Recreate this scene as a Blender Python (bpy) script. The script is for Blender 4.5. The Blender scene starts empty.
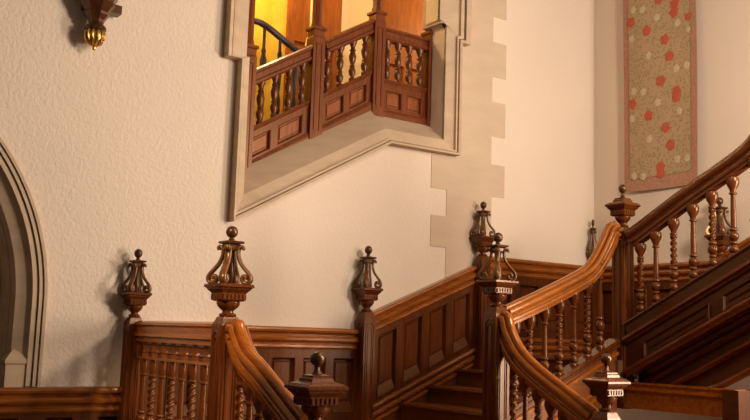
import bpy, bmesh, math, random
from mathutils import Vector, Matrix
random.seed(7)
PI = math.pi
COL = bpy.context.scene.collection
EYE = 1.53            # camera height over the hall floor; heights below are written from eye level
VA, UB = 7.0, 8.03    # long wall at y = VA, end wall at x = UB
HALL, LAND, UPPER = -1.53, -0.93, -0.15

# ------------------------------------------------------------------ materials
def new_mat(name):
    m = bpy.data.materials.new(name); m.use_nodes = True
    nt = m.node_tree; b = nt.nodes['Principled BSDF']
    return m, nt, b
def node(nt, t, **kw):
    n = nt.nodes.new(t)
    for k, v in kw.items():
        if k in n.inputs: n.inputs[k].default_value = v
        else: setattr(n, k, v)
    return n
def ramp(nt, fac, stops):
    r = nt.nodes.new('ShaderNodeValToRGB'); e = r.color_ramp.elements
    while len(e) < len(stops): e.new(0.5)
    for i, (p, c) in enumerate(stops): e[i].position = p; e[i].color = (*c, 1)
    nt.links.new(fac, r.inputs['Fac']); return r
def mapped(nt, scale, coord='Object'):
    tc = nt.nodes.new('ShaderNodeTexCoord'); mp = nt.nodes.new('ShaderNodeMapping')
    mp.inputs['Scale'].default_value = scale
    nt.links.new(tc.outputs[coord], mp.inputs['Vector']); return mp.outputs['Vector']
def wood(name, c, scale=(38, 38, 3), rough=0.33, spread=0.45, coat=0.25, spec=0.5):
    m, nt, b = new_mat(name)
    v = mapped(nt, scale)
    n = node(nt, 'ShaderNodeTexNoise', Scale=1.0, Detail=5.0, Roughness=0.6, Distortion=0.4); nt.links.new(v, n.inputs['Vector'])
    lo = tuple(x*(1-spread) for x in c); hi = tuple(x*(1+spread) for x in c)
    r = ramp(nt, n.outputs['Fac'], [(0.3, lo), (0.52, c), (0.75, hi)])
    nt.links.new(r.outputs['Color'], b.inputs['Base Color'])
    b.inputs['Roughness'].default_value = rough; b.inputs['Coat Weight'].default_value = coat; b.inputs['Coat Roughness'].default_value = 0.22
    b.inputs['Specular IOR Level'].default_value = spec; b.inputs['Specular Tint'].default_value = (1, .66, .36, 1)
    bp = node(nt, 'ShaderNodeBump', Strength=0.12, Distance=0.004); nt.links.new(n.outputs['Fac'], bp.inputs['Height']); nt.links.new(bp.outputs['Normal'], b.inputs['Normal'])
    return m
def plain(name, c, rough=0.5, metal=0.0, noise=0.0, nscale=20):
    m, nt, b = new_mat(name)
    b.inputs['Roughness'].default_value = rough; b.inputs['Metallic'].default_value = metal
    n = node(nt, 'ShaderNodeTexNoise', Scale=nscale, Detail=4.0); nt.links.new(mapped(nt, (1, 1, 1)), n.inputs['Vector'])
    r = ramp(nt, n.outputs['Fac'], [(0.3, tuple(x*(1-noise) for x in c)), (0.7, tuple(x*(1+noise) for x in c))])
    nt.links.new(r.outputs['Color'], b.inputs['Base Color'])
    return m
def plaster(name, c, bump, sc):
    m, nt, b = new_mat(name)
    b.inputs['Roughness'].default_value = 0.75; b.inputs['Specular IOR Level'].default_value = 0.25
    v = mapped(nt, (1, 1, 0.75))
    n = node(nt, 'ShaderNodeTexNoise', Scale=sc, Detail=3.0, Roughness=0.5, Distortion=0.6); nt.links.new(v, n.inputs['Vector'])
    n2 = node(nt, 'ShaderNodeTexNoise', Scale=1.2, Detail=2.0); nt.links.new(v, n2.inputs['Vector'])
    r = ramp(nt, n2.outputs['Fac'], [(0.3, tuple(x*0.97 for x in c)), (0.7, tuple(x*1.02 for x in c))])
    nt.links.new(r.outputs['Color'], b.inputs['Base Color'])
    bp = node(nt, 'ShaderNodeBump', Strength=bump, Distance=0.03); nt.links.new(n.outputs['Fac'], bp.inputs['Height']); nt.links.new(bp.outputs['Normal'], b.inputs['Normal'])
    if bump > .3:       # the embossed paper stops at the stone opening, smoother plaster beyond
        sx = nt.nodes.new('ShaderNodeSeparateXYZ'); nt.links.new(mapped(nt, (1, 1, 1)), sx.inputs[0])
        mr = node(nt, 'ShaderNodeMapRange'); nt.links.new(sx.outputs['X'], mr.inputs['Value'])
        for k, vv in (('From Min', 3.3), ('From Max', 3.5), ('To Min', bump), ('To Max', bump*.45)): mr.inputs[k].default_value = vv
        nt.links.new(mr.outputs['Result'], bp.inputs['Strength'])
    return m
def stone(name, c, var=0.12):
    m, nt, b = new_mat(name)
    b.inputs['Roughness'].default_value = 0.85; b.inputs['Specular IOR Level'].default_value = 0.2
    v = mapped(nt, (1, 1, 3.0))
    n = node(nt, 'ShaderNodeTexNoise', Scale=2.2, Detail=6.0, Roughness=0.6); nt.links.new(v, n.inputs['Vector'])
    r = ramp(nt, n.outputs['Fac'], [(0.3, tuple(x*(1-var) for x in c)), (0.7, tuple(x*(1+var) for x in c))])
    nt.links.new(r.outputs['Color'], b.inputs['Base Color'])
    n2 = node(nt, 'ShaderNodeTexNoise', Scale=60, Detail=3.0); nt.links.new(v, n2.inputs['Vector'])
    bp = node(nt, 'ShaderNodeBump', Strength=0.15, Distance=0.004); nt.links.new(n2.outputs['Fac'], bp.inputs['Height']); nt.links.new(bp.outputs['Normal'], b.inputs['Normal'])
    return m

M = {}
M['plaster'] = plaster('cream_textured_plaster', (0.73, 0.59, 0.45), 0.34, 34)
M['plaster_end'] = plaster('cream_plaster', (0.73, 0.59, 0.45), 0.05, 40)
M['stone'] = stone('sandstone', (0.52, 0.375, 0.245))
M['quoin'] = stone('quoin_sandstone', (0.57, 0.425, 0.295), 0.07)
M['panel'] = wood('panelling_oak_upright_grain', (0.090, 0.020, 0.0035), rough=.42, coat=.05, spec=.35)
M['panel_h'] = wood('panelling_oak_long_grain', (0.26, 0.068, 0.008), (4, 30, 40), 0.25, 0.4, 0.5)  # base colour raised to carry the bright highlights along the dado rails
M['newel'] = wood('newel_oak', (0.098, 0.023, 0.0038), (40, 40, 4), 0.26, coat=.12, spec=.4)
M['finial'] = wood('finial_dark_oak', (0.065, 0.020, 0.007), (30, 30, 8), 0.3)
M['scroll'] = wood('gilded_scroll_oak', (0.12, 0.046, 0.013), (30, 30, 8), 0.3, 0.5)
M['rail_u'] = wood('handrail_oak_along_wall', (0.29, 0.080, 0.009), (4, 40, 40), 0.2, 0.28, .3, .8)  # both handrail base colours raised to stand in for golden gloss highlights
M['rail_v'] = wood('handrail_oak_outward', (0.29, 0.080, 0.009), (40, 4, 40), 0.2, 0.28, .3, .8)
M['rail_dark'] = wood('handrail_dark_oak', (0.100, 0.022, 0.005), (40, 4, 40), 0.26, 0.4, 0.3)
M['baluster'] = wood('baluster_oak', (0.098, 0.024, 0.004), (40, 40, 5), 0.3, coat=.12, spec=.4)
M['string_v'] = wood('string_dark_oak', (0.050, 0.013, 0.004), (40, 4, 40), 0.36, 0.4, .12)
M['step'] = wood('step_oak', (0.17, 0.046, 0.009), (30, 4, 30), 0.4)
M['gallery'] = wood('gallery_red_oak', (0.15, 0.036, 0.012), (38, 38, 4), 0.36, coat=.1, spec=.4)
M['gallery_panel'] = wood('gallery_red_oak_panel', (0.24, 0.068, 0.024), (38, 38, 4), 0.38, coat=.1, spec=.4)
M['gallery_dark'] = wood('gallery_baluster_oak', (0.10, 0.028, 0.012), (38, 38, 4), 0.36)
M['door'] = wood('gallery_door_oak', (0.30, 0.085, 0.014), (20, 20, 3), 0.5, 0.3, 0, .3)
M['yellow'] = plain('golden_yellow_paint', (0.80, 0.50, 0.03), 0.6, 0, 0.15, 4)
M['cream'] = plain('gallery_cream_paint', (0.80, 0.66, 0.38), 0.7)
M['gold'] = plain('gilt', (0.62, 0.36, 0.09), 0.32, 0.85, 0.2, 30)
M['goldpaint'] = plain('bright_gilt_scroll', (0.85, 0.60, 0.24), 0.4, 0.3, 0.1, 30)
M['floor'] = wood('hall_floor_boards', (0.14, 0.06, 0.025), (4, 24, 4), 0.4)
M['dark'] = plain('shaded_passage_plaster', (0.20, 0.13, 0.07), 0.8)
M['iron'] = plain('dark_stair_rail', (0.06, 0.045, 0.06), 0.4, 0.1)
M['red'] = plain('tapestry_red', (0.50, 0.095, 0.042), 0.9, 0, 0.2, 60)
M['white'] = plain('tapestry_ivory', (0.56, 0.43, 0.25), 0.9, 0, 0.12, 60)
M['border'] = plain('tapestry_pink_border', (0.43, 0.215, 0.125), 0.95, 0, 0.18, 40)
def tapestry_mat():
    m, nt, b = new_mat('tapestry_woven_ground')
    b.inputs['Roughness'].default_value = 0.95; b.inputs['Specular IOR Level'].default_value = 0.1
    v = mapped(nt, (1, 1, 1))
    vo = node(nt, 'ShaderNodeTexVoronoi', Scale=34.0, Randomness=1.0); nt.links.new(v, vo.inputs['Vector'])
    n = node(nt, 'ShaderNodeTexNoise', Scale=9.0, Detail=4.0); nt.links.new(v, n.inputs['Vector'])
    g = ramp(nt, n.outputs['Fac'], [(0.3, (0.50, 0.32, 0.18)), (0.7, (0.43, 0.30, 0.165))])
    lf = ramp(nt, vo.outputs['Distance'], [(0.2, (.75, .75, .75)), (0.5, (0, 0, 0))])
    wn = node(nt, 'ShaderNodeTexVoronoi', Scale=60.0); nt.links.new(v, wn.inputs['Vector'])
    mx = node(nt, 'ShaderNodeMix', data_type='RGBA'); nt.links.new(lf.outputs['Color'], mx.inputs[0])
    nt.links.new(g.outputs['Color'], mx.inputs[6]); mx.inputs[7].default_value = (0.24, 0.20, 0.075, 1)
    nt.links.new(mx.outputs[2], b.inputs['Base Color'])
    bp = node(nt, 'ShaderNodeBump', Strength=0.3, Distance=0.003); nt.links.new(wn.outputs['Distance'], bp.inputs['Height']); nt.links.new(bp.outputs['Normal'], b.inputs['Normal'])
    return m
M['tapestry'] = tapestry_mat()

# ------------------------------------------------------------------ scene graph
def tag(o, label=None, cat=None, group=None, kind=None):
    if label: o['label'] = label
    if cat: o['category'] = cat
    if group: o['group'] = group
    if kind: o['kind'] = kind
    return o
def empty(name, loc, label=None, cat=None, group=None, kind=None):
    o = bpy.data.objects.new(name, None); COL.objects.link(o); o.location = loc; o.empty_display_size = 0.1
    return tag(o, label, cat, group, kind)
def root_loc(p):
    l = Vector((0, 0, 0))
    while p: l += p.location; p = p.parent
    return l
def obj(name, bm, mat, parent=None, smooth=None, world=True, at=None):
    """bm in world coordinates (world=True) or local to the parent."""
    bmesh.ops.remove_doubles(bm, verts=bm.verts, dist=1e-5)
    bmesh.ops.recalc_face_normals(bm, faces=bm.faces)
    org = Vector(at) if at is not None else (root_loc(parent) if (parent and world) else Vector((0, 0, 0)))
    if world: bmesh.ops.translate(bm, verts=bm.verts, vec=-org)
    me = bpy.data.meshes.new(name)
    if smooth is not None:
        for f in bm.faces: f.smooth = True
        for e in bm.edges:
            if len(e.link_faces) == 2: e.smooth = e.calc_face_angle(0) < math.radians(smooth)
    bm.to_mesh(me); bm.free()
    for m in (mat if isinstance(mat, (list, tuple)) else [mat]): me.materials.append(m)
    o = bpy.data.objects.new(name, me); COL.objects.link(o)
    if parent:
        o.parent = parent
        if world: o.location = org - root_loc(parent)
    else: o.location = org
    return o
def share(o, parent, loc=(0, 0, 0), scale=(1, 1, 1), rotz=0):
    c = o.copy(); COL.objects.link(c); c.parent = parent; c.location = loc; c.scale = scale; c.rotation_euler = (0, 0, rotz)
    return c

# ------------------------------------------------------------------ mesh helpers
def B(): return bmesh.new()
def box(bm, x0, x1, y0, y1, z0, z1):
    vs = [bm.verts.new(p) for p in ((x0,y0,z0),(x1,y0,z0),(x1,y1,z0),(x0,y1,z0),(x0,y0,z1),(x1,y0,z1),(x1,y1,z1),(x0,y1,z1))]
    for f in ((0,3,2,1),(4,5,6,7),(0,1,5,4),(1,2,6,5),(2,3,7,6),(3,0,4,7)): bm.faces.new([vs[i] for i in f])
def quad(bm, pts): return bm.faces.new([bm.verts.new(p) for p in pts])
def lathe(bm, prof, n=20, c=(0, 0, 0), twist=None):
    rings = []
    for r, z in prof:
        rings.append([bm.verts.new((c[0]+r*math.cos(2*PI*i/n), c[1]+r*math.sin(2*PI*i/n), c[2]+z)) for i in range(n)])
    for a, b in zip(rings, rings[1:]):
        for i in range(n): bm.faces.new((a[i], a[(i+1) % n], b[(i+1) % n], b[i]))
    bm.faces.new(rings[0][::-1]); bm.faces.new(rings[-1])
def squares(bm, prof, c=(0, 0, 0), caps=True):
    rings = [[bm.verts.new((c[0]+sx*h, c[1]+sy*h, c[2]+z)) for sx, sy in ((-1,-1),(1,-1),(1,1),(-1,1))] for h, z in prof]
    for a, b in zip(rings, rings[1:]):
        for i in range(4): bm.faces.new((a[i], a[(i+1) % 4], b[(i+1) % 4], b[i]))
    bm.faces.new(rings[0]); bm.faces.new(rings[-1])
def sphere(bm, c, r, sz=1.0, n=20):
    prof = [(max(1e-3, r*math.sin(PI*k/12)), -r*sz*math.cos(PI*k/12)) for k in range(13)]
    lathe(bm, prof, n, c)
def sweep(bm, path, side, prof):
    """prof points (across, up) swept along path; side = the fixed level vector across the path."""
    path = [Vector(p) for p in path]; side = Vector(side).normalized(); rings = []
    for i, p in enumerate(path):
        t = (path[min(i+1, len(path)-1)] - path[max(i-1, 0)]).normalized()
        up = side.cross(t).normalized()
        if i == 0 and up.z < 0 or (i and up.dot(last) < 0): up = -up
        last = up
        k = 1.0
        if 0 < i < len(path)-1:
            t1 = (path[i+1]-p).normalized(); k = 1/max(0.6, t.dot(t1))
        rings.append([bm.verts.new(p + side*s + up*(q*k)) for s, q in prof])
    n = len(prof)
    for a, b in zip(rings, rings[1:]):
        for i in range(n): bm.faces.new((a[i], a[(i+1) % n], b[(i+1) % n], b[i]))
    bm.faces.new(rings[0]); bm.faces.new(rings[-1][::-1])
def smooth_path(pts, n=6):
    P = [Vector(p) for p in pts]; out = []
    for i in range(len(P)-1):
        p0, p1, p2, p3 = P[max(i-1, 0)], P[i], P[i+1], P[min(i+2, len(P)-1)]
        for k in range(n):
            t = k/n
            out.append(0.5*((2*p1)+(p2-p0)*t+(2*p0-5*p1+4*p2-p3)*t*t+(3*p1-p0-3*p2+p3)*t**3))
    out.append(P[-1]); return out
def tube(bm, path, r, n=8, flat=None):
    path = [Vector(p) for p in path]; rings = []; ref = Vector(flat) if flat else None
    for i, p in enumerate(path):
        t = (path[min(i+1, len(path)-1)] - path[max(i-1, 0)]).normalized()
        a = ref if ref else (Vector((0, 0, 1)) if abs(t.z) < 0.9 else Vector((1, 0, 0)))
        x = (a - t*a.dot(t)).normalized(); y = t.cross(x)
        rr = r[i] if isinstance(r, list) else r
        rings.append([bm.verts.new(p + x*(rr*math.cos(2*PI*k/n)) + y*(rr*math.sin(2*PI*k/n))) for k in range(n)])
    for a, b in zip(rings, rings[1:]):
        for i in range(n): bm.faces.new((a[i], a[(i+1) % n], b[(i+1) % n], b[i]))
    bm.faces.new(rings[0]); bm.faces.new(rings[-1][::-1])
def ribbon(bm, path, side, w, t):
    """flat strip: width w along side, thickness t (lists allowed) in the plane of the path."""
    path = [Vector(p) for p in path]; side = Vector(side); rings = []
    for i, p in enumerate(path):
        tg = (path[min(i+1, len(path)-1)] - path[max(i-1, 0)]).normalized(); nn = side.cross(tg)
        ww = (w[0]+(w[1]-w[0])*i/len(path))/2 if isinstance(w, tuple) else w/2; tt = (t[0]+(t[1]-t[0])*i/len(path))/2 if isinstance(t, tuple) else t/2
        rings.append([bm.verts.new(p + side*a + nn*b) for a, b in ((-ww,-tt*.3),(-ww*.6,-tt),(ww*.6,-tt),(ww,-tt*.3),(ww,tt*.3),(ww*.6,tt),(-ww*.6,tt),(-ww,tt*.3))])
    for a, b in zip(rings, rings[1:]):
        for i in range(8): bm.faces.new((a[i], a[(i+1) % 8], b[(i+1) % 8], b[i]))
    bm.faces.new(rings[0]); bm.faces.new(rings[-1][::-1])
def prism(bm, F, pts, o0, o1):
    """polygon pts (s,z) on the surface F, from depth o0 to o1 in front of it."""
    a = [bm.verts.new(F(s, z, o0)) for s, z in pts]; b = [bm.verts.new(F(s, z, o1)) for s, z in pts]
    bm.faces.new(a[::-1]); bm.faces.new(b); n = len(pts)
    for i in range(n): bm.faces.new((a[i], a[(i+1) % n], b[(i+1) % n], b[i]))
def offset(pts, d):
    out = []
    for i, p in enumerate(pts):
        p = Vector(p); dirs = []
        if i: dirs.append((p-Vector(pts[i-1])).normalized())
        if i < len(pts)-1: dirs.append((Vector(pts[i+1])-p).normalized())
        ns = [Vector((-t.y, t.x)) for t in dirs]
        if len(ns) == 1: out.append(p+ns[0]*d)
        else:
            m = (ns[0]+ns[1]).normalized(); out.append(p+m*(d/max(0.35, m.dot(ns[0]))))
    return out
def band(bm, F, pa, pb, o0, o1, o1b=None):
    """strip between two polylines with the same count, as a solid from depth o0 to o1 (o1b at the second line)."""
    o1b = o1 if o1b is None else o1b
    A0 = [bm.verts.new(F(p[0], p[1], o0)) for p in pa]; A1 = [bm.verts.new(F(p[0], p[1], o1)) for p in pa]
    B0 = [bm.verts.new(F(p[0], p[1], o0)) for p in pb]; B1 = [bm.verts.new(F(p[0], p[1], o1b)) for p in pb]
    for i in range(len(pa)-1):
        for u, v in ((A0, A1), (A1, B1), (B1, B0), (B0, A0)):
            bm.faces.new((u[i], u[i+1], v[i+1], v[i]))
    for i in (0, -1): bm.faces.new((A0[i], A1[i], B1[i], B0[i]))
FA = lambda s, z, o: (s, VA-o, z)       # long wall
FB = lambda s, z, o: (UB-o, s, z)       # end wall (s = y)
def recess(bm, F, q, of, op, bev):
    """one sunk panel in quad q (4 corners, going round): bevel down from of to op, then a raised field."""
    c = sum((Vector(p) for p in q), Vector((0, 0)))/4
    def inset(d):
        r = offset(list(q)+[q[0], q[1]], d); return [r[4], r[1], r[2], r[3]]
    area = sum(q[i][0]*q[(i+1) % 4][1]-q[(i+1) % 4][0]*q[i][1] for i in range(4)); sg = 1 if area > 0 else -1
    rings = [(list(map(Vector, q)), of), (inset(sg*bev*0.35), of+0.008), (inset(sg*bev*0.7), of-0.004), (inset(sg*bev), op), (inset(sg*bev*2.1), op), (inset(sg*bev*2.9), op+0.012)]
    vs = [[bm.verts.new(F(p[0], p[1], o)) for p in r] for r, o in rings]
    for a, b in zip(vs, vs[1:]):
        for i in range(4): bm.faces.new((a[i], a[(i+1) % 4], b[(i+1) % 4], b[i]))
    bm.faces.new(vs[-1])
def sunk(bm, F, q, of, op, side=.02, sill=.095):
    (a, za), (b, zb), (_, zc_), (_, zd) = q; sl = (zb-za)/(b-a); st = (zc_-zd)/(b-a)
    z0 = lambda s: za+sl*(s-a); z1 = lambda s: zd+st*(s-a)
    def ring(ds, db, dt): return [(a+ds, z0(a+ds)+db), (b-ds, z0(b-ds)+db), (b-ds, z1(b-ds)-dt), (a+ds, z1(a+ds)-dt)]
    rings = [(ring(0, 0, 0), of), (ring(.006, .004, .006), of+.007), (ring(.012, .010, .012), of-.002), (ring(side, sill, side), op), (ring(side+.014, sill+.012, side+.014), op), (ring(side+.024, sill+.022, side+.024), op+.012)]
    vs = [[bm.verts.new(F(p[0], p[1], o)) for p in r_] for r_, o in rings]
    for u, v in zip(vs, vs[1:]):
        for i in range(4): bm.faces.new((u[i], u[(i+1) % 4], v[(i+1) % 4], v[i]))
    bm.faces.new(vs[-1])
def frame_sheet(bm, F, s0, s1, zb, zt, panels, of):
    """stiles and rails round a row of panels; zb/zt(s) bound the field; panels = (s_left, s_right, zb(s), zt(s))."""
    def poly(a, b, f0, f1): prism(bm, F, [(a, f0(a)), (b, f0(b)), (b, f1(b)), (a, f1(a))], 0.001, of)
    edges = [s0]
    for p in panels: edges += [p[0], p[1]]
    edges.append(s1)
    for i in range(0, len(edges), 2): poly(edges[i], edges[i+1], zb, zt)
    for a, b, f0, f1 in panels:
        poly(a, b, zb, f0); poly(a, b, f1, zt)

# rail section: a broad rounded grip over a cove and two fillets, (across, up), 0 = top
def rail_prof(w=0.12, h=0.15):
    w /= 2
    right = [(0.10, 0), (0.28, -0.015), (0.42, -0.06), (0.47, -0.12), (0.40, -0.30), (0.46, -0.40), (0.58, -0.40), (0.60, -0.24), (0.78, -0.18), (0.94, -0.22), (1.02, -0.31), (1.0, -0.41), (0.88, -0.48), (0.60, -0.50), (0.52, -0.60), (0.60, -0.66), (0.84, -0.68), (0.90, -0.76), (0.82, -0.84), (0.60, -0.86), (0.60, -1.0)]
    return [(x*w, y*h) for x, y in right] + [(-x*w, y*h) for x, y in reversed(right)]

# ------------------------------------------------------------------ newel posts
CACHE = {}
def cached(key, build, mat, parent, smooth=None, scale=(1, 1, 1), loc=(0, 0, 0), rotz=0):
    name = key.split('|')[0]
    if key not in CACHE:
        bm = B(); build(bm); o = obj(name, bm, mat, parent, smooth, world=False); CACHE[key] = o
        o.location = loc; o.scale = scale; o.rotation_euler = (0, 0, rotz); return o
    return share(CACHE[key], parent, loc, scale, rotz)
def b_cap(bm):
    squares(bm, [(.06, .004), (.112, 0), (.12, -.006), (.12, -.02), (.108, -.027), (.104, -.036), (.09, -.05), (.085, -.056), (.082, -.06), (.082, -.102), (.07, -.11)])
def b_dentils(bm):
    for k in range(6):
        t = -.068 + .0272*k
        for s in (1, -1):
            box(bm, t-.007, t+.007, s*.082-(.007 if s < 0 else 0), s*.082+(.007 if s > 0 else 0), -.097, -.066)
            box(bm, s*.082-(.007 if s < 0 else 0), s*.082+(.007 if s > 0 else 0), t-.007, t+.007, -.097, -.066)
def b_neck(bm):
    lathe(bm, [(.066, -.105), (.076, -.116), (.075, -.13), (.064, -.147), (.046, -.162), (.036, -.172), (.036, -.184), (.05, -.188), (.057, -.196), (.055, -.205), (.044, -.212)], 24)
def b_core(bm):
    lathe(bm, [(.034, 0), (.036, .02), (.038, .05), (.032, .10), (.026, .15), (.026, .20), (.03, .24), (.03, .262)], 14)
def b_collar(bm):
    squares(bm, [(.036, .215), (.044, .228), (.046, .25), (.040, .256), (.060, .262), (.064, .272), (.058, .277), (.03, .280), (.018, .284)])
def b_ball(bm):
    lathe(bm, [(.016, .28), (.020, .290), (.014, .298), (.018, .303)], 16); sphere(bm, (0, 0, .338), .040)
def b_ball_low(bm):
    lathe(bm, [(.02, .05), (.03, .06), (.016, .08), (.014, .095), (.02, .102)], 16); sphere(bm, (0, 0, .14), .040)
def b_plinth(bm):
    squares(bm, [(.108, 0), (.10, .008), (.066, .02), (.062, .036), (.054, .042), (.054, .052), (.02, .06)])
def b_scroll(bm):
    ctl = [(.078, .222), (.083, .234), (.074, .243), (.062, .238), (.052, .222), (.050, .20), (.056, .17), (.074, .132), (.104, .095), (.130, .066), (.142, .040), (.138, .018), (.120, .008), (.098, .012), (.086, .028), (.090, .046), (.104, .052), (.113, .043), (.110, .032)]
    ribbon(bm, smooth_path([(r, 0, z) for r, z in ctl], 4), (0, 1, 0), (.040, .054), (.020, .027))
def b_post(bm, h, w=.0725):
    k = w/.0725
    squares(bm, [(.045*k, -.208), (.052*k, -.214), (.056*k, -.228), (.064*k, -.244), (.0715*k, -.262), (w, -.272), (w, h)])
    n = 10
    for fx, fy in ((1, 0), (-1, 0), (0, 1), (0, -1)):          # arched bead on each face
        sx, sy = -fy, fx; a = .046*k
        pts = [(-a, h+.05)] + [(-a*math.cos(PI*i/n), -.30-a+.9*a*math.sin(PI*i/n)) for i in range(n+1)] + [(a, h+.05)]
        tube(bm, [(fx*w+sx*s, fy*w+sy*s, z) for s, z in pts], .0085, 6)
        tube(bm, [(fx*(w+.002)+sx*s*.55, fy*(w+.002)+sy*s*.55, z-.035 if z > h+.1 else z) for s, z in pts], .005, 6)
def newel(x, y, zcap, zbot, label, kind='lyre', s=1.0, sz=1.0, w=.0725, rot=0.0, sy=1.0, group=None):
    r = empty('newel_post', (x, y, zbot), label, 'newel post', group or 'carved newel posts of the staircase')
    r.rotation_euler = (0, 0, rot)
    l = (0, 0, zcap-zbot); sc = (s, s*sy, sz)
    h = -(zcap-zbot)/sz
    bm = B(); b_post(bm, h, w)
    bmesh.ops.scale(bm, vec=sc, verts=bm.verts); bmesh.ops.translate(bm, vec=(0, 0, l[2]), verts=bm.verts)
    obj('post', bm, M['newel'], r, 35, world=False)
    cap = cached('cap|', b_cap, M['newel'], r, None, sc, l)
    cached('dentils|', b_dentils, M['newel'], cap, None)
    cached('neck|', b_neck, M['newel'], r, 40, sc, l)
    if kind == 'lyre':
        cached('spindle|', b_core, M['finial'], r, 40, sc, l)
        cached('collar|', b_collar, M['finial'], r, None, sc, l)
        cached('finial_ball|', b_ball, M['finial'], r, 40, sc, l)
        for k in range(4): cached('scroll|', b_scroll, M['scroll'], r, 50, sc, l, PI/4+k*PI/2)
    else:
        cached('plinth|', b_plinth, M['newel'], r, None, sc, l)
        cached('finial_ball|low', b_ball_low, M['finial'], r, 40, sc, l)
    return r
UL, UR, UT, VF = 2.70, 5.0, 6.46, 5.33
newel(UL-.045, 6.90, .265, HALL, 'lyre-topped newel post standing against the cream wall at the far left landing balustrade', 'lyre', .80, .90)
newel(UL-.012, 5.375, .293, HALL, 'large lyre-topped newel post at the near end of the left landing balustrade')
newel(UL+.01, 4.31, -.28, HALL, 'low ball-topped newel post in front of the three-panelled dado', 'ball', 1.06, group='ball-topped newel posts')
newel(UR, 4.25, -.255, HALL, 'low ball-topped newel post with bright white side below the spiral balusters', 'ball', .95, group='ball-topped newel posts')
newel(UR-.012, VF, .455, HALL, 'lyre-topped newel post in the middle where two curving handrails meet', 'lyre', 1.0)
newel(4.84, 6.893, .42, LAND, 'slim lyre-topped wall newel at the foot of the sloping panelling', 'lyre', .88, 1.03)
newel(6.245, 6.893, 1.015, -.5, 'slim lyre-topped wall newel at the head of the sloping panelling by the stone quoins', 'lyre', .84, .95)
newel(7.93, 6.93, .985, UPPER, 'small dark finial-topped newel in the far corner behind the handrail', 'lyre', .44, 1.0)
newel(UT+.03, VF, 1.222, -.56, 'tall ball-topped newel post below the hanging tapestry', 'ball', .92, group='ball-topped newel posts')
newel(UB-.11, 5.315, 1.07, UPPER, 'wall newel with gilded scroll seen through the right-hand balusters', 'lyre', .9, 1.0)
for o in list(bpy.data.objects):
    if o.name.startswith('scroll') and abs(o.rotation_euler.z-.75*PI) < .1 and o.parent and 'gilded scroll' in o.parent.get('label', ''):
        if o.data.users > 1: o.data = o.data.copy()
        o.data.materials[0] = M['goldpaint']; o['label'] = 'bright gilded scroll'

# ------------------------------------------------------------------ balusters
def b_baluster(bm, twist):
    # unit height .74: turned foot, knops, shaft (plain or barley-sugar), flared head under the rail
    lathe(bm, [(.030, 0), (.030, .03), (.022, .045), (.030, .055), (.034, .075), (.028, .10), (.018, .12), (.026, .13), (.026, .145), (.018, .155), (.030, .175), (.036, .20), (.030, .225), (.018, .245), (.028, .255), (.028, .268), (.018, .28)], 12)
    if twist:
        n, steps = 12, 40; rings = []
        for k in range(steps+1):
            z = .28+.30*k/steps; ph = 2*PI*5*k/steps; ring = []
            for i in range(n):
                a = 2*PI*i/n; r = .0185+.0075*math.cos(2*a-ph)
                ring.append(bm.verts.new((r*math.cos(a), r*math.sin(a), z)))
            rings.append(ring)
        for a, b in zip(rings, rings[1:]):
            for i in range(n): bm.faces.new((a[i], a[(i+1) % n], b[(i+1) % n], b[i]))
        bm.faces.new(rings[0]); bm.faces.new(rings[-1])
    else:
        lathe(bm, [(.020, .28), (.0185, .43), (.016, .58)], 12)
    lathe(bm, [(.018, .58), (.027, .587), (.027, .598), (.019, .606), (.023, .63), (.036, .66), (.043, .69), (.044, .715), (.040, .74)], 12)
def b_screen(bm, twist):
    b_baluster(bm, twist)
    top = [v for v in bm.verts if v.co.z > .584]
    for v in top:
        k = min(1, .026/max(1e-4, math.hypot(v.co.x, v.co.y))); v.co.x *= k; v.co.y *= k
def baluster(i, parent, p, h, mat=None):
    key = 'baluster|twist' if i % 2 == 0 else 'baluster|plain'
    l = Vector(p)-root_loc(parent)
    return cached(key, lambda bm: b_baluster(bm, i % 2 == 0), M['baluster'], parent, 40, (1.15, 1.15, h/.74), l)

# --- level balustrade on the left edge of the landing (runs out from the wall)
r = empty('balustrade', (UL, 6.1, LAND), 'level balustrade with carved arcade between the two left lyre-topped newels', 'balustrade')
bm = B(); sweep(bm, [(UL, 6.835, .05), (UL, 5.43, .05)], (1, 0, 0), [(-.03, 0), (.03, 0), (.055, -.012), (.058, -.03), (.045, -.045), (.04, -.085), (.058, -.095), (.06, -.115), (.042, -.125), (.04, -.155), (-.04, -.155), (-.042, -.125), (-.06, -.115), (-.058, -.095), (-.04, -.085), (-.045, -.045), (-.058, -.03), (-.055, -.012)]); obj('handrail', bm, M['rail_v'], r)
N = 8; pts = [6.835-(6.835-5.43)*(k+.5)/N for k in range(N)]
bm = B(); box(bm, UL-.03, UL+.03, 5.43, 6.835, -.235, -.215); obj('arcade_rail', bm, M['rail_v'], r)
for k, v in enumerate(pts):
    bm = B(); squares(bm, [(.040, -.105), (.040, -.12), (.030, -.13), (.028, -.165), (.036, -.18), (.030, -.19), (.030, -.216)], (UL, v, 0)); obj('arcade_block', bm, M['newel'], r)
    cached('baluster|screen_twist' if k % 2 else 'baluster|screen_plain', lambda bm: b_screen(bm, k % 2 == 1), M['baluster'], r, 40, (1.15, 1.15, .615/.74), Vector((UL, v, -.845))-root_loc(r))
bm = B(); sweep(bm, [(UL, 6.835, -.845), (UL, 5.43, -.845)], (1, 0, 0), [(-.05, 0), (.05, 0), (.05, -.06), (-.05, -.06)]); obj('base_rail', bm, M['string_v'], r)
bm = B(); box(bm, UL-.03, UL+.03, 5.43, 6.835, HALL, -.90); obj('plinth_panel', bm, M['panel'], r)

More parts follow.
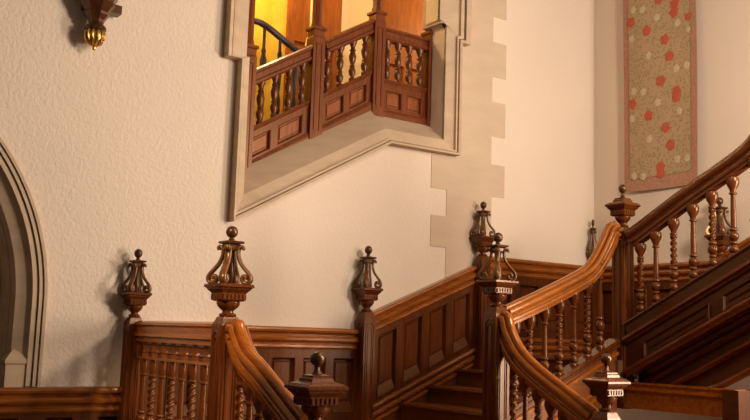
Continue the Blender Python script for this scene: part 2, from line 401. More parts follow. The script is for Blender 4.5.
# --- the two raking balustrades of the lower flight
def z0rake(v): return -.12-(5.30-v)*.47
def rake_balustrade(u, path, label, vs):
    r = empty('balustrade', (u, 4.8, HALL), label, 'balustrade')
    P = smooth_path([(u, v, z) for v, z in path], 5)
    bm = B(); sweep(bm, P, (1, 0, 0), rail_prof(.13, .18)); obj('handrail', bm, M['rail_v'], r, 40)
    q = path[-3:]
    def top(v):
        for a, b in zip(P, P[1:]):
            if a.y >= v >= b.y: return a.z+(b.z-a.z)*(a.y-v)/max(1e-6, a.y-b.y)
        return P[-1].z
    zs = lambda v: path[-1][1]-.85+(v-path[-1][0])*.49
    for k, v in enumerate(vs):
        zt = top(v)-.19; zb = zs(v); baluster(k, r, (u, v, zb), zt-zb)
    bm = B(); sweep(bm, [(u, path[0][0], zs(path[0][0])), (u, path[-1][0], zs(path[-1][0]))], (1, 0, 0), [(-.05, 0), (.05, 0), (.055, -.03), (.04, -.05), (.04, -.30), (-.04, -.30), (-.04, -.05), (-.055, -.03)]); obj('string_board', bm, M['string_v'], r)
    return r
rake_balustrade(UL, [(5.285, .075), (5.21, .06), (5.165, 0), (5.06, -.10), (4.90, -.175), (4.69, -.285), (4.385, -.445)], 'raking balustrade with golden curved handrail dropping from the large left newel', [5.17, 5.04, 4.91, 4.78, 4.65, 4.52])
rake_balustrade(UR, [(5.255, .215), (5.19, .19), (5.14, .07), (5.03, -.07), (4.86, -.185), (4.56, -.34), (4.33, -.455)], 'raking balustrade with curved handrail dropping from the middle newel towards bright-sided newel', [5.15, 5.02, 4.89, 4.76, 4.63, 4.50])

# --- balustrade of the middle flight, rising along the wall direction
r = empty('balustrade', (5.7, VF, -.5), 'balustrade rising from the middle newel to the ball-topped newel under the tapestry', 'balustrade')
path = [(5.06, .262), (5.121, .283), (5.465, .412), (5.88, .585), (6.02, .665), (6.13, .785), (6.22, .92), (6.29, 1.03), (6.37, 1.06)]
P = smooth_path([(u, VF, z) for u, z in path], 5)
bm = B(); sweep(bm, P, (0, 1, 0), rail_prof(.13, .165)); obj('handrail', bm, M['rail_u'], r, 40)
def topz(u):
    for a, b in zip(P, P[1:]):
        if a.x <= u <= b.x: return a.z+(b.z-a.z)*(u-a.x)/max(1e-6, b.x-a.x)
    return P[-1].z
zs1 = lambda u: -.60+.445*(u-5.0)
for k, u in enumerate([5.185, 5.35, 5.52, 5.69, 5.865, 6.03, 6.19]):
    baluster(k+1, r, (u, VF, zs1(u)), topz(u)-.175-zs1(u))
bm = B(); sweep(bm, [(5.05, VF, zs1(5.05)), (6.38, VF, zs1(6.38))], (0, 1, 0), [(-.06, .02), (.06, .02), (.06, -.01), (.045, -.025), (.045, -.05), (-.045, -.05), (-.045, -.025), (-.06, -.01)]); obj('base_rail', bm, M['newel'], r)
F1 = lambda s, z, o: (s, VF-o, z)
bm = B(); prism(bm, F1, [(5.05, zs1(5.05)-.04), (6.38, zs1(6.38)-.04), (6.38, HALL), (5.05, HALL)], -.02, .02); obj('string_panel', bm, M['step'], r)
for k, d in enumerate((.10, .30, .36)):
    bm = B(); sweep(bm, [(5.06, VF-.03, zs1(5.06)-d), (6.37, VF-.03, zs1(6.37)-d)], (0, 1, 0), [(-.02, .012), (.012, .012), (.012, -.012), (-.02, -.012)]); obj('string_moulding', bm, M['rail_u'], r)

# --- balustrade of the top flight, rising towards the viewer along the end wall
r = empty('balustrade', (UT, 4.5, 0), 'dark balustrade climbing rightwards in front of the tapestry wall', 'balustrade')
V1 = 3.62
path = [(5.25, .985), (5.117, 1.052), (4.908, 1.168), (4.608, 1.328), (4.325, 1.468), (4.16, 1.555), (4.06, 1.635), (3.99, 1.74)]
P2 = smooth_path([(UT, v, z) for v, z in path], 5)
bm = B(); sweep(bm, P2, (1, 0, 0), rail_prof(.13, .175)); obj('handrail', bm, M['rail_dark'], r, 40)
def topz2(v):
    for a, b in zip(P2, P2[1:]):
        if a.y >= v >= b.y: return a.z+(b.z-a.z)*(a.y-v)/max(1e-6, a.y-b.y)
    return P2[-1].z
SL = .505
zs2 = lambda v: .235+SL*(5.124-v)
for k, v in enumerate([5.115, 4.955, 4.775, 4.585, 4.405, 4.215, 4.03]):
    baluster(k, r, (UT, v, zs2(v)-.01), topz2(v)-.19-zs2(v))
def rake2(bm, d0, prof, v0=5.26, v1=V1, uo=UT): sweep(bm, [(uo, v0, zs2(v0)-d0), (uo, v1, zs2(v1)-d0)], (1, 0, 0), prof)
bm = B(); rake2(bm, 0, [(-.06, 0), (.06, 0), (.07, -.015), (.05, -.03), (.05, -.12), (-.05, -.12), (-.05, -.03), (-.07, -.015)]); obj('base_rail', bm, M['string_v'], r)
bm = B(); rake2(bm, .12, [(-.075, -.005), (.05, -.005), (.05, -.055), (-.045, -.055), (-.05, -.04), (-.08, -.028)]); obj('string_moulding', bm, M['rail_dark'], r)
F2 = lambda s, z, o: (UT-o, s, z)
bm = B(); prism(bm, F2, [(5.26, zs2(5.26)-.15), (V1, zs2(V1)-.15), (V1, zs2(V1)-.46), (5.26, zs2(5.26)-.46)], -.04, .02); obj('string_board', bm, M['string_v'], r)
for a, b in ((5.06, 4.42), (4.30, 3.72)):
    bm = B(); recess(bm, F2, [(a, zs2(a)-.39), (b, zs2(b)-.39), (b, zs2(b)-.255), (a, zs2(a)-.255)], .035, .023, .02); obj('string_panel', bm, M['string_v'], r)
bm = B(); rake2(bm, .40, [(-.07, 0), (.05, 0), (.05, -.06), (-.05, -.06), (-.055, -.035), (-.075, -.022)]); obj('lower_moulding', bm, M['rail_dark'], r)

# ------------------------------------------------------------------ flights of steps
def flight_u():
    r = empty('stair_flight', (5.6, 6.2, LAND), 'short flight of brown wooden steps beside the sloping wall panelling', 'stairs')
    us = [4.95, 5.298, 5.632, 5.985, 6.335]
    for k, u in enumerate(us):
        z = LAND+.156*(k+1); un = us[k+1] if k < 4 else 6.5
        bm = B(); box(bm, u-.03, un+.01, VF+.05, 6.935, z-.034, z)
        bmesh.ops.bevel(bm, geom=[e for e in bm.edges if all(v.co.x < u for v in e.verts) and abs(e.verts[0].co.z-e.verts[1].co.z) < 1e-6], offset=.012, segments=3, affect='EDGES')
        obj('tread', bm, M['step'], r)
        bm = B(); box(bm, u, u+.02, VF+.05, 6.935, z-.156, z-.034); obj('riser', bm, M['step'], r)
    return r
flight_u()
r = empty('stair_flight', (3.85, 4.8, HALL), 'lowest flight of wooden steps between the two raking balustrades', 'stairs')
for k, v in enumerate((4.32, 4.65, 4.98, 5.31)):
    z = HALL+.15*(k+1)
    if k < 3:
        bm = B(); box(bm, UL+.05, UR-.05, v-.03, v+.34, z-.034, z); obj('tread', bm, M['step'], r)
    bm = B(); box(bm, UL+.05, UR-.05, v, v+.02, z-.15, z-.034); obj('riser', bm, M['step'], r)
r = empty('stair_flight', (7.2, 4.6, UPPER), 'dark top flight with boarded underside climbing along the tapestry wall', 'stairs')
for k in range(6):
    v = 5.2-.30*k; z = UPPER+.155*(k+1)
    bm = B(); box(bm, UT+.09, UB-.08, v-.33, v+.02, z-.034, z); obj('tread', bm, M['step'], r)
    bm = B(); box(bm, UT+.09, UB-.08, v-.02, v, z-.155, z-.034); obj('riser', bm, M['step'], r)
bm = B()
sp = [5.26, 4.62, V1]; FS = lambda s, z, o: (UT+.14-o, s, z)
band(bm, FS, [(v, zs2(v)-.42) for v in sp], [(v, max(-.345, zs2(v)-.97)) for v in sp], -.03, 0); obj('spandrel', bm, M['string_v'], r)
for d in (.56, .70, .90):
    a_ = 5.124-(d-.575)/SL if d > .5 else 5.2; a_ = min(5.2, a_)
    bm = B(); rake2(bm, d, [(-.04, .02), (.03, .02), (.03, -.02), (-.02, -.02), (-.05, .0)], a_, V1, UT+.12); obj('spandrel_moulding', bm, M['rail_dark'], r)
zso = lambda v: zs2(v)-.46
bm = B(); prism(bm, F2, [(5.2, zso(5.2)), (V1, zso(V1)), (V1, zso(V1)+.03), (5.2, zso(5.2)+.03)], -1.54, -.10); obj('soffit', bm, M['string_v'], r)
for k in range(5):
    uo = UT+.16+.28*k; bm = B(); sweep(bm, [(uo, 5.15, zso(5.15)), (uo, V1, zso(V1))], (1, 0, 0), [(-.04, 0), (.04, 0), (.03, -.03), (-.03, -.03)]); obj('soffit_rib', bm, M['rail_dark'], r)

# landings and floor
def struct(o): o['kind'] = 'structure'; return o
bm = B(); box(bm, UL-.03, 4.94, 5.31, VA, LAND-.12, LAND); struct(obj('floor_landing', bm, M['floor']))
bm = B(); box(bm, 6.36, UB, VF-.05, VA, UPPER-.16, UPPER-.001); struct(obj('floor_upper_landing', bm, M['floor']))
bm = B(); box(bm, -3.2, UB+.2, -1.5, VA+2.6, HALL-.1, HALL); struct(obj('floor', bm, M['floor']))

# beam and bracket below the top flight
r = empty('beam', (UT+.06, 4.7, -.55), 'reddish horizontal timber beam under the top flight', 'beam')
bm = B(); box(bm, UT-.02, UT+.10, 4.22, 5.26, -.55, -.345)
box(bm, UT-.04, UT+.12, 4.20, 5.26, -.395, -.372); box(bm, UT-.03, UT+.11, 4.21, 5.26, -.345, -.33)
obj('beam_timber', bm, M['panel_h'], r)
bm = B(); ctl = smooth_path([(UT+.04, 4.28, -.34), (UT+.04, 4.235, -.40), (UT+.04, 4.255, -.46), (UT+.04, 4.22, -.54), (UT+.04, 4.20, -.60), (UT+.04, 4.24, -.66)], 4)
ribbon(bm, ctl, (1, 0, 0), .12, .03); obj('bracket', bm, M['string_v'], r, 50)
bm = B(); box(bm, UT-.05, UT+.13, 4.17, 4.31, HALL, -.335); obj('post', bm, M['string_v'], r)  # dark post enlarged to cover the lit end of the beam

# ------------------------------------------------------------------ walls
def arch_pts(R, uc=1.10, cx=.13, cz=.15, zb=HALL, n=22):
    """right half outer line of the pointed arch, mirrored about uc: from left foot over the apex to right foot."""
    a1 = math.acos((uc-cx)/R); pr = [(cx+R*math.cos(a1*k/n), cz+R*math.sin(a1*k/n)) for k in range(n, -1, -1)]
    pl = [(2*uc-u, z) for u, z in reversed(pr)]
    return [(pl[0][0], zb)] + pl + pr[1:] + [(pr[-1][0], zb)]
OUT = [(3.33, 3.75), (3.33, 2.305), (3.462, 2.305), (3.462, .902), (5.076, 1.806), (5.94, 1.81), (5.935, 2.98), (6.045, 2.98), (6.045, 3.75)]
INN = [(3.545, 3.75), (3.545, 2.36), (3.575, 2.36), (3.585, 1.15), (5.05, 1.958), (5.785, 1.956), (5.79, 3.16), (5.70, 3.2), (5.70, 3.75)]
bm = B()
def loop(pts):
    vs = [bm.verts.new(FA(s, z, 0)) for s, z in pts]
    return [bm.edges.new((vs[i], vs[(i+1) % len(vs)])) for i in range(len(vs))]
ARW = arch_pts(1.87-.10)
es = loop([(-3.2, HALL), (ARW[0][0], HALL)] + ARW[1:-1] + [(ARW[-1][0], HALL), (UB+.2, HALL), (UB+.2, 5.0), (-3.2, 5.0)]) + loop(INN)
bmesh.ops.triangle_fill(bm, use_beauty=True, edges=es)
g = bmesh.ops.extrude_face_region(bm, geom=bm.faces[:])
bmesh.ops.translate(bm, vec=(0, .22, 0), verts=[v for v in g['geom'] if isinstance(v, bmesh.types.BMVert)])
struct(obj('wall_back', bm, M['plaster']))
bm = B(); box(bm, UB, UB+.2, -1.5, VA, HALL, 5.0); struct(obj('wall_right', bm, M['plaster_end']))
# low hall dado and passage behind the arch
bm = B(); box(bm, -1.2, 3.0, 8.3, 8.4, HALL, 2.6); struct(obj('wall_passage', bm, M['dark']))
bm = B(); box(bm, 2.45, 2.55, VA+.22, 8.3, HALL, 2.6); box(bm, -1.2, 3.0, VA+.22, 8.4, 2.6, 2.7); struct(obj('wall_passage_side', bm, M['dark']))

# stone arch (door_1): moulded rings stepping back into the wall
r = empty('door_1', (1.1, VA, HALL), 'pointed sandstone archway in the cream wall at the far left edge', 'archway', kind='structure')
A = [arch_pts(1.87-d, zb=-.45) for d in (0, .022, .034, .056, .068, .10, .20, .235, .29, .36)]
bm = B(); band(bm, FA, A[0], A[1], -.02, .055); band(bm, FA, A[1], A[2], -.02, .02); band(bm, FA, A[2], A[3], -.02, .045); band(bm, FA, A[3], A[4], -.02, .01); band(bm, FA, A[4], A[5], -.10, .03, .03); obj('arch_moulding', bm, M['stone'], r)
bm = B(); band(bm, FA, A[5], A[6], -.20, .0, -.05); obj('arch_ring', bm, M['stone'], r)
bm = B(); band(bm, FA, A[6], A[7], -.62, -.06, -.16); band(bm, FA, A[7], A[8], -.62, -.20, -.36); band(bm, FA, A[8], A[9], -.62, -.40, -.60); obj('inner_ring', bm, M['stone'], r)
bm = B()
for R_, off in ((1.87-.222, .13), (1.87-.275, .27)): tube(bm, [FA(s, z, -off) for s, z in arch_pts(R_, zb=-.45)], .02, 8)
obj('shaft', bm, M['stone'], r, 60)
bm = B(); squares(bm, [(.075, -.5), (.075, -.30), (.085, -.285), (.085, -.265), (.012, -.18), (.012, -.165)], (1.83, VA+.06, 0)); sphere(bm, (1.83, VA+.06, -.152), .018, n=10); obj('stop', bm, M['stone'], r)

# stone quoins (trim_1)
r = empty('trim_1', (6.0, VA, .6), 'toothed sandstone quoin strip beside the upper opening', 'quoins', kind='structure')
# left and right teeth change at different heights, so courses split at every change
def span(tbl, z):
    for a, b, x in tbl:
        if a <= z < b: return x
    return tbl[-1][2]
LT = [(.2, .88, 5.846), (.88, 1.19, 5.648), (1.19, 1.47, 5.842), (1.47, 1.82, 5.64), (1.82, 9, 5.95)]
RT = [(.2, 1.46, 6.448), (1.46, 1.80, 6.627), (1.80, 2.10, 6.436), (2.10, 2.47, 6.627), (2.47, 2.74, 6.437), (2.74, 3.12, 6.631), (3.12, 3.40, 6.437), (3.40, 9, 6.625)]
cuts = sorted({.35, 3.75} | {t[0] for t in LT+RT if .35 < t[0] < 3.75} | {.6, 2.28, 2.93})
zc = [cuts[0]]
for c in cuts[1:]:
    if c-zc[-1] > .035: zc.append(c)
for a, b in zip(zc, zc[1:]):
    m = (a+b)/2; bm = B(); x0, x1 = span(LT, m), span(RT, m)
    prism(bm, FA, [(x0, a), (x1, a), (x1, b), (x0, b)], -.02, .007); obj('quoin_block', bm, M['quoin'], r)

# stone surround of the stair opening (window_1)
r = empty('window_1', (4.7, VA, .9), 'moulded sandstone surround of the upper stair opening with raking sill', 'opening surround', kind='structure')
def mix(t): return [tuple(Vector(a).lerp(Vector(b), t)) for a, b in zip(OUT, INN)]
bm = B(); band(bm, FA, OUT, mix(.16), -.02, .10, .09); band(bm, FA, mix(.16), mix(.22), -.02, .035); band(bm, FA, mix(.22), mix(.34), -.02, .075); obj('outer_moulding', bm, M['stone'], r)
bm = B(); band(bm, FA, mix(.34), INN, -.02, .045, .012); obj('surround', bm, M['stone'], r)
bm = B()
bk = .235
def sill(a, b, dz, ):
    (u0, z0), (u1, z1) = a, b
    vs = [FA(u0, z0, .012), FA(u1, z1, .012), FA(u1, z1+dz, -bk), FA(u0, z0+dz, -bk), FA(u0, z0-.1, .0), FA(u1, z1-.1, .0), FA(u1, z1-.1, -bk), FA(u0, z0-.1, -bk)]
    v = [bm.verts.new(p) for p in vs]
    for f in ((0,1,2,3),(0,4,5,1),(3,2,6,7),(0,3,7,4),(1,5,6,2),(4,7,6,5)): bm.faces.new([v[i] for i in f])
sill(INN[3], INN[4], .225); sill(INN[4], (5.80, 1.956), .19); obj('sill', bm, M['stone'], r)
bm = B(); box(bm, 5.79, 5.84, VA-.005, VA+.30, 1.95, 3.16); box(bm, 5.72, 5.84, VA-.005, VA+.30, 3.17, 3.75); obj('jamb', bm, M['stone'], r)

# ------------------------------------------------------------------ dado panelling
CAPM = [(0, 0), (.062, 0), (.074, -.006), (.078, -.016), (.072, -.028), (.046, -.034), (.040, -.046), (.062, -.052), (.072, -.062), (.070, -.074), (.056, -.084), (.040, -.088), (.038, -.098), (.054, -.102), (.056, -.114), (.044, -.125), (0, -.125)]
def cap_mould(bm, F, a, b, out=.02):
    """dado cap moulding from (s,z) a to b on the wall F."""
    vs = []
    for s, z in (a, b): vs.append([bm.verts.new(F(s, z+q*1.5, o+(out if o else 0))) for o, q in CAPM])
    n = len(CAPM)
    for i in range(n): bm.faces.new((vs[0][i], vs[0][(i+1) % n], vs[1][(i+1) % n], vs[1][i]))
    bm.faces.new(vs[0]); bm.faces.new(vs[1][::-1])
def dado(name, F, s0, s1, top, bot, panels, label, ptop, pbot, skirt=None):
    loc = F(s0, bot(s0), 0); r = empty(name, loc, label, 'dado panelling', kind='structure')
    bm = B(); cap_mould(bm, F, (s0, top(s0)), (s1, top(s1))); obj('dado_rail', bm, M['panel_h'], r)
    zt = lambda s: top(s)-.15
    pn = [(a, b, pbot, ptop) for a, b in panels]
    bm = B(); frame_sheet(bm, F, s0, s1, bot, zt, pn, .055); obj('frame', bm, M['panel'], r)
    for a, b in panels:
        bm = B(); sunk(bm, F, [(a, pbot(a)), (b, pbot(b)), (b, ptop(b)), (a, ptop(a))], .055, .014); obj('panel', bm, M['panel'], r)
    if skirt:
        bm = B(); cap_mould(bm, F, (s0, skirt(s0)), (s1, skirt(s1)), .012); obj('skirting_mould', bm, M['panel_h'], r)
    return r
c_ = lambda z: (lambda s: z)
dado('trim_2', FA, 1.0-2.6, 2.655, c_(-.455), c_(HALL), [(2.44-.385*k-.0, 2.72-.385*k-.08) for k in range(9)][::-1], 'dark low dado panelling under the archway at the left', c_(-.67), c_(-1.3), c_(-1.36))
dado('trim_3', FA, UL+.06, 4.83, c_(.045), c_(LAND), [(2.965+.3145*k, 3.20+.3145*k) for k in range(6)], 'level dado panelling behind the golden handrail and low newel', c_(-.215), c_(-.70), c_(-.78))
tp = lambda s: .232+.418*(s-5.012)
dado('trim_4', FA, 4.93, 6.27, tp, lambda s: max(LAND, -1.02+.42*(s-4.93)), [(5.02+.3*k, 5.235+.3*k) for k in range(4)], 'sloping dado panelling rising beside the brown steps', lambda s: tp(s)-.245, lambda s: -.555+.455*(s-5.08), lambda s: -.595+.44*(s-5.045))
dado('trim_5', FA, 6.31, UB, c_(.83), c_(UPPER), [(6.42+.40*k, 6.70+.40*k) for k in range(4)], 'level dado panelling on the upper landing behind the middle balustrade', c_(.57), c_(.10), c_(.02))
FB2 = lambda s, z, o: (UB-o, s, z)
dado('trim_6', FB, 5.44, 6.97, c_(.83), c_(UPPER), [(5.52+.36*k, 5.79+.36*k) for k in range(4)], 'level dado panelling below the tapestry behind the dark balusters', c_(.57), c_(.10), c_(.02))
tp2 = lambda s: .90+.50*(5.30-s)
dado('trim_7', FB, V1, 5.30, tp2, lambda s: UPPER-.1+.5*(5.3-s), [(3.70+.40*k, 3.97+.40*k) for k in range(4)], 'sloping dado panelling climbing the end wall beside the top flight', lambda s: tp2(s)-.26, lambda s: tp2(s)-.72)
dado('trim_8', FB, -1.4, 5.3, c_(-.44), c_(HALL), [(-1.2+.5*k, -.85+.5*k) for k in range(12)], 'dark low dado on the end wall beneath the top flight', c_(-.67), c_(-1.3))

# ------------------------------------------------------------------ tapestry
r = empty('tapestry', (UB-.03, 6.09, 1.63), 'long floral tapestry with red flowers hanging on the end wall', 'tapestry')
T0, T1, TB, TT = 6.52, 5.60, 1.632, 4.35
def TP(a, z, o=0):      # a 0..1 from the left edge, gentle hanging folds
    return (UB-.06-.012*math.sin(a*5.2+.6)-.006*math.sin(z*2.1+a*3)-o, T0+(T1-T0)*a+.012*math.sin(z*1.7)*(a > .5), z + .012*math.sin(a*PI)*(-1))
def sheet(bm, a0, a1, z0, z1, na, nz, o, mi):
    g = [[bm.verts.new(TP(a0+(a1-a0)*i/na, z0+(z1-z0)*j/nz, o)) for i in range(na+1)] for j in range(nz+1)]
    for j in range(nz):
        for i in range(na): f = bm.faces.new((g[j][i], g[j][i+1], g[j+1][i+1], g[j+1][i])); f.material_index = mi
bm = B()
sheet(bm, 0, 1, TB, TT, 24, 30, -.006, 0); sheet(bm, .085, .915, TB+.14, TT-.1, 20, 30, .001, 1)
def flower(x, y, r_, mi, k):
    # x across 0..1, y height
    n = 20; a = random.random()*6; rim = []
    for i in range(n):
        t = 2*PI*i/n; rr = r_*(.95+.10*math.sin(5*t+a)+.08*random.random())
        rim.append(bm.verts.new(TP(x+rr*math.cos(t)/.905, y+rr*1.12*math.sin(t), .004)))
    c = bm.verts.new(TP(x, y, .008))
    for i in range(n): f = bm.faces.new((c, rim[i], rim[(i+1) % n])); f.material_index = mi
def tpx(px, py):      # read off the weave: across and up
    return (px-622.5)/70.0, 1.632+(188.5-py)*.01115
RED = [(205,10),(265,50),(262,86),(90,78),(157,132),(338,122),(225,188),(242,262),(208,355),(268,412)]
RED2 = [(268,15),(160,68),(225,130),(243,203),(205,285),(205,308),(92,8)]
WH = [(140,35),(197,85),(275,133),(100,25),(93,150),(338,175),(163,238),(268,320),(308,318),(100,375),(140,385)]
WH2 = [(195,20),(278,75),(90,70),(162,165),(270,265),(308,268),(97,310),(135,315)]
for L, y0, mi, rr in ((RED, 0, 2, .052), (RED2, 100, 2, .052), (WH, 0, 3, .038), (WH2, 100, 3, .038)):
    for i, (x, y) in enumerate(L):
        a, z = tpx(610+x/4.2, y0+y/4.2); flower(max(.1, min(.9, a)), z, rr*(.75 if a < .12 or a > .88 else 1), mi, i)
for i in range(6): flower(.2+.12*i, 3.85+.07*(i % 4), .045, 2+(i % 2), i)
obj('cloth', bm, [M['border'], M['tapestry'], M['red'], M['white']], r, 40)
bm = B(); tube(bm, [(UB-.06, T0+.05, TT+.01), (UB-.06, T1-.05, TT+.01)], .016, 10); obj('hanging_rod', bm, M['iron'], r, 60)

# ------------------------------------------------------------------ wall bracket with gilt acorn drop
UBK, VBK = 2.185, VA-.115
r = empty('wall_bracket', (UBK, VA-.02, 2.1), 'carved wooden corbel with gilt acorn drop high on the left wall', 'wall bracket')
bm = B(); lathe(bm, [(.045, 2.30), (.062, 2.325), (.066, 2.345), (.095, 2.385), (.10, 2.40), (.092, 2.41), (.128, 2.455), (.14, 2.47), (.13, 2.485), (.16, 2.54), (.165, 2.60), (.15, 2.62), (.15, 2.80)], 8, (UBK, VBK, 0)); obj('corbel', bm, M['finial'], r)
bm = B(); box(bm, UBK-.09, UBK+.09, VBK, VA+.0, 2.44, 2.85); box(bm, UBK+.08, UBK+.19, VBK-.02, VBK+.08, 2.43, 2.50); obj('back_plate', bm, M['finial'], r)
bm = B(); lathe(bm, [(.03, 2.305), (.07, 2.30), (.082, 2.285), (.082, 2.268), (.07, 2.255)], 20, (UBK, VBK, 0)); obj('acorn_cup', bm, M['finial'], r, 40)
bm = B(); lathe(bm, [(.055, 2.262), (.068, 2.235), (.066, 2.20), (.05, 2.165), (.022, 2.145), (.012, 2.14), (.016, 2.125), (.012, 2.11), (.003, 2.10)], 20, (UBK, VBK, 0))
for k in range(12):
    a = 2*PI*k/12; tube(bm, [(UBK+q*math.cos(a), VBK+q*math.sin(a), z) for q, z in ((.062, 2.26), (.074, 2.235), (.072, 2.2), (.055, 2.163), (.025, 2.144))], .0085, 6)
obj('acorn', bm, M['gold'], r, 40)

# ------------------------------------------------------------------ gallery behind the opening
VG = VA+.28
zr = lambda u: 2.335+.60*(u-3.737)
FG = lambda s, z, o: (s, VG-o, z)
def gpost(u, zc_, zb, label, rr=.066):
    r = empty('gallery_post', (u, VG, zb), label, 'post', 'slender posts of the upper gallery')
    bm = B(); squares(bm, [(rr, zb), (rr, zc_-.10), (rr*.9, zc_-.085), (rr*.9, zc_-.03), (rr*1.15, zc_-.02), (rr*1.15, zc_+.005), (rr*.8, zc_+.02)], (u, VG, 0))
    for s in (-1, 1): tube(bm, [FG(u+s*rr*.45, z, rr+.001) for z in (zb+.12, zc_-.16)], .008, 6)
    tube(bm, [FG(u-rr*.45, zc_-.16, rr+.001), FG(u+rr*.45, zc_-.16, rr+.001)], .008, 6)
    obj('post', bm, M['gallery'], r)
    bm = B(); lathe(bm, [(.06, zc_+.015), (.056, zc_+.05), (.050, zc_+.07), (.050, 3.9)], 8, (u, VG, 0)); obj('shaft', bm, M['gallery'], r, 20)
    return r
gpost(3.70, 2.55, 1.15, 'gallery post half hidden by the left stone jamb')
gpost(4.42, 2.88, 1.76, 'gallery post between the two sloping upper balustrades')
gpost(5.125, 3.20, 2.12, 'gallery post at the corner above the sill apex')
gpost(5.815, 3.14, 2.08, 'gallery post at the right stone jamb')
def b_gbal(bm):
    lathe(bm, [(.024, 0), (.024, .03), (.016, .04), (.026, .07), (.03, .10), (.018, .14), (.024, .15), (.016, .165), (.026, .21), (.03, .25), (.018, .30), (.026, .31), (.016, .33), (.02, .355), (.032, .39), (.034, .42)], 12)
def gallery_bal(u0, u1, z0, z1, label, n, sk=0):
    r = empty('gallery_balustrade', FG((u0+u1)/2, (z0+z1)/2-.9, 0), label, 'balustrade', 'balustrades of the upper gallery')
    zt = lambda u: z0+(z1-z0)*(u-u0)/(u1-u0)
    bm = B(); sweep(bm, [(u0, VG, z0), (u1, VG, z1)], (0, 1, 0), [(-.03, 0), (.03, 0), (.055, -.015), (.055, -.035), (.035, -.05), (.035, -.095), (.05, -.105), (.05, -.125), (.03, -.14), (-.03, -.14), (-.05, -.125), (-.05, -.105), (-.035, -.095), (-.035, -.05), (-.055, -.035), (-.055, -.015)]); obj('handrail', bm, M['gallery'], r)
    for k in range(n):
        u = u0+(u1-u0)*(k+.5)/n
        cached('baluster|gallery', b_gbal, M['gallery_dark'], r, 40, (1.25, 1.25, .415/.42), Vector((u, VG, zt(u)-.55))-root_loc(r))
    bm = B(); sweep(bm, [(u0, VG, z0-.54), (u1, VG, z1-.54)], (0, 1, 0), [(-.04, 0), (.04, 0), (.045, -.02), (.03, -.04), (.03, -.05), (-.03, -.05), (-.03, -.04), (-.045, -.02)]); obj('middle_rail', bm, M['gallery'], r)
    w = u1-u0; ps = [(u0+.10*w, u0+.46*w), (u0+.56*w, u0+.92*w)]
    f0 = lambda u: zt(u)-.83; f1 = lambda u: zt(u)-.645
    bm = B(); frame_sheet(bm, FG, u0, u1, lambda u: zt(u)-.885, lambda u: zt(u)-.58, [(a, b, f0, f1) for a, b in ps], .022); obj('frame', bm, M['gallery'], r)
    for a, b in ps:
        bm = B(); sunk(bm, FG, [(a, f0(a)), (b, f0(b)), (b, f1(b)), (a, f1(a))], .022, -.014, .012, .02); obj('panel', bm, M['gallery_panel'], r)
    bm = B(); sweep(bm, [(u0, VG, z0-.875), (u1, VG, z1-.875)], (0, 1, 0), [(-.04, .02), (.01, .02), (.01, -.10), (-.05, -.10), (-.05, -.01)]); obj('base_mould', bm, M['gallery'], r)
gallery_bal(3.64, 4.355, zr(3.64), zr(4.355), 'lowest sloping gallery balustrade next to the left stone jamb', 5)
gallery_bal(4.485, 5.06, zr(4.485), zr(5.06), 'middle sloping gallery balustrade rising to the sill apex', 4)
gallery_bal(5.19, 5.75, 3.075, 3.075, 'level gallery balustrade at the right of the upper opening', 4)
# landing, far wall, doors
GB = 8.6
bm = B(); box(bm, 5.1, 9.0, VA+.35, GB, 2.02, 2.12); struct(obj('floor_gallery', bm, M['floor']))
bm = B(); box(bm, 2.6, 4.83, GB, GB+.1, .6, 5.0); struct(obj('wall_gallery', bm, M['yellow']))
bm = B(); box(bm, 5.50, 9.2, GB, GB+.1, .6, 5.0); struct(obj('wall_gallery_right', bm, M['cream']))
bm = B(); box(bm, 9.0, 9.1, VA+.22, GB, .6, 5.0); box(bm, 2.6, 2.7, VA+.22, GB, 2.7, 5.0); struct(obj('wall_gallery_side', bm, M['cream']))
bm = B(); box(bm, 2.6, 9.1, VA+.22, GB+.1, 4.6, 4.7); struct(obj('ceiling_gallery', bm, M['cream']))
FW = lambda s, z, o: (s, GB-o, z)
def gdoor(name, a, b, label):
    r = empty(name, FW((a+b)/2, 1.9, 0), label, 'panelled screen', kind='structure')
    ps = [(a+.07, (a+b)/2-.04), ((a+b)/2+.04, b-.07)]
    bm = B(); frame_sheet(bm, FW, a, b, c_(1.9), c_(4.6), [(x, y, c_(2.2), c_(3.2)) for x, y in ps], .05); obj('frame', bm, M['door'], r)
    for x, y in ps:
        bm = B(); recess(bm, FW, [(x, 2.2), (y, 2.2), (y, 3.2), (x, 3.2)], .05, .03, .02); obj('panel', bm, M['door'], r)
gdoor('door_2', 4.83, 5.52, 'brown panelled door behind the sloping gallery balustrade')
gdoor('door_3', 6.10, 6.85, 'brown panelled door behind the level gallery balustrade')
# winding stair rail beyond
r = empty('winding_handrail', (4.4, 8.0, 2.2), 'dark curved handrail of a further stair against the yellow gallery wall', 'handrail')
bm = B(); tube(bm, smooth_path([(3.85, 8.15, 3.02), (4.0, 8.06, 3.075), (4.14, 8.0, 3.085), (4.245, 8.0, 3.065), (4.328, 8.0, 3.03), (4.447, 8.0, 2.97), (4.568, 8.0, 2.91), (4.72, 8.0, 2.84), (4.9, 8.05, 2.72)], 5), .034, 10); obj('handrail', bm, M['iron'], r, 60)
for u, zt_ in ((4.245, 3.05), (4.06, 3.06), (4.43, 2.96), (4.62, 2.87)):
    bm = B(); lathe(bm, [(.022, 2.05), (.03, 2.3), (.018, 2.4), (.032, 2.62), (.036, 2.70), (.02, 2.76), (.026, 2.80), (.016, 2.83), (.016, zt_)], 10, (u, 8.0, 0)); obj('baluster', bm, M['iron'], r, 50)
bm = B(); prism(bm, lambda s, z, o: (s, 8.0-o, z), [(3.8, 2.05), (5.0, 1.75), (5.0, 1.6), (3.8, 1.6)], -.05, .05); obj('string_board', bm, M['gallery'], r)
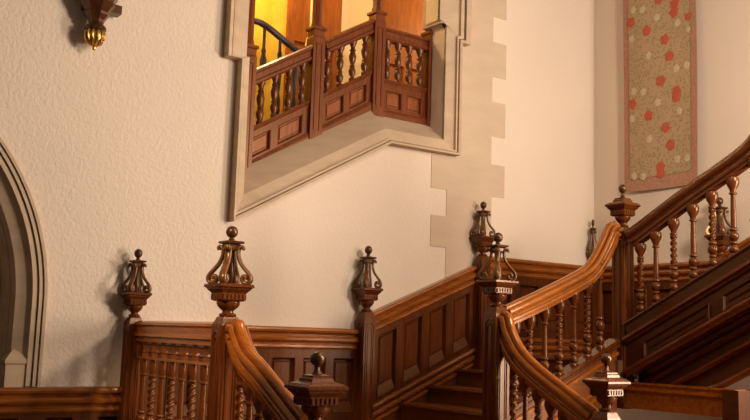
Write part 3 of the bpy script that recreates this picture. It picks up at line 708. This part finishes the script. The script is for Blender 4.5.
r = empty('small_newel', (4.735, 7.86, 2.0), 'pale carved post head behind the lower gallery post', 'post')
bm = B(); squares(bm, [(.05, 2.0), (.05, 2.9), (.06, 2.92), (.05, 3.0), (.035, 3.03), (.05, 3.08), (.03, 3.12), (.03, 3.9)], (4.735, 7.86, 0)); obj('post_head', bm, M['cream'], r)

# ------------------------------------------------------------------ lift everything so the hall floor is at 0
for o in bpy.data.objects:
    if o.parent is None: o.location.z += EYE

# ------------------------------------------------------------------ lights
def lamp(name, loc, power, col, rad, typ='POINT', target=None, size=None):
    l = bpy.data.lights.new(name, typ); l.energy = power; l.color = col
    if typ == 'AREA':
        l.shape = 'RECTANGLE'; l.size, l.size_y = size
    else: l.shadow_soft_size = rad
    o = bpy.data.objects.new(name, l); COL.objects.link(o); o.location = (loc[0], loc[1], loc[2]+EYE)
    if target: o.rotation_euler = (Vector(target)-Vector(loc)).to_track_quat('-Z', 'Y').to_euler()
    return o
WARM = (1.0, .83, .68)
lamp('hall_lamp', (5.9, 1.3, 2.4), 600, WARM, .35)
lamp('added_top_fill', (4.3, 3.4, 3.0), 120, WARM, .35)  # unseen overhead fill, added to brighten rail tops, panel sills and steps
sp_ = lamp('added_spot_left', (.2, 3.3, 2.3), 600, (1.0, .72, .44), .08, 'SPOT', (2.7, 5.75, -.15))  # unseen spot, added to put an orange glow on the landing balustrade
sp_.data.spot_size = math.radians(27); sp_.data.spot_blend = .8
lamp('hall_window_light', (7.9, 1.85, .25), 330, (1.0, .88, .78), 0, 'AREA', (5.0, 4.6, -.2), (1.3, 2.6))
lamp('gallery_lamp', (7.4, 7.9, 3.9), 45, (1.0, .82, .52), .15)
lamp('added_gallery_fill', (4.1, 8.1, 4.2), 55, (1.0, .80, .45), .12)  # unseen second light, added to brighten the yellow wall
w = bpy.data.worlds.new('World'); bpy.context.scene.world = w; w.use_nodes = True
w.node_tree.nodes['Background'].inputs['Color'].default_value = (1.0, .86, .70, 1); w.node_tree.nodes['Background'].inputs['Strength'].default_value = .08

# ------------------------------------------------------------------ camera
f, p, rl, a = 920.0, math.radians(7.72), math.radians(1.85), math.radians(54.6)
fh = Vector((math.cos(a), math.sin(a), 0)); rh = Vector((math.sin(a), -math.cos(a), 0)); Z = Vector((0, 0, 1))
fw = fh*math.cos(p)+Z*math.sin(p); up0 = -fh*math.sin(p)+Z*math.cos(p)
rt = rh*math.cos(rl)+up0*math.sin(rl); up = -rh*math.sin(rl)+up0*math.cos(rl)
cd = bpy.data.cameras.new('camera'); cd.sensor_width = 36; cd.lens = f/750*36; cd.clip_start = .05
cam = bpy.data.objects.new('camera', cd); COL.objects.link(cam)
m3 = Matrix((rt, up, -fw)).transposed(); cam.matrix_world = Matrix.Translation((0, 0, EYE)) @ m3.to_4x4()
sc = bpy.context.scene; sc.camera = cam
sc.view_settings.view_transform = 'Standard'; sc.view_settings.look = 'None'; sc.view_settings.gamma = 1; sc.view_settings.use_curve_mapping = False
sc.view_settings.exposure = 0.25
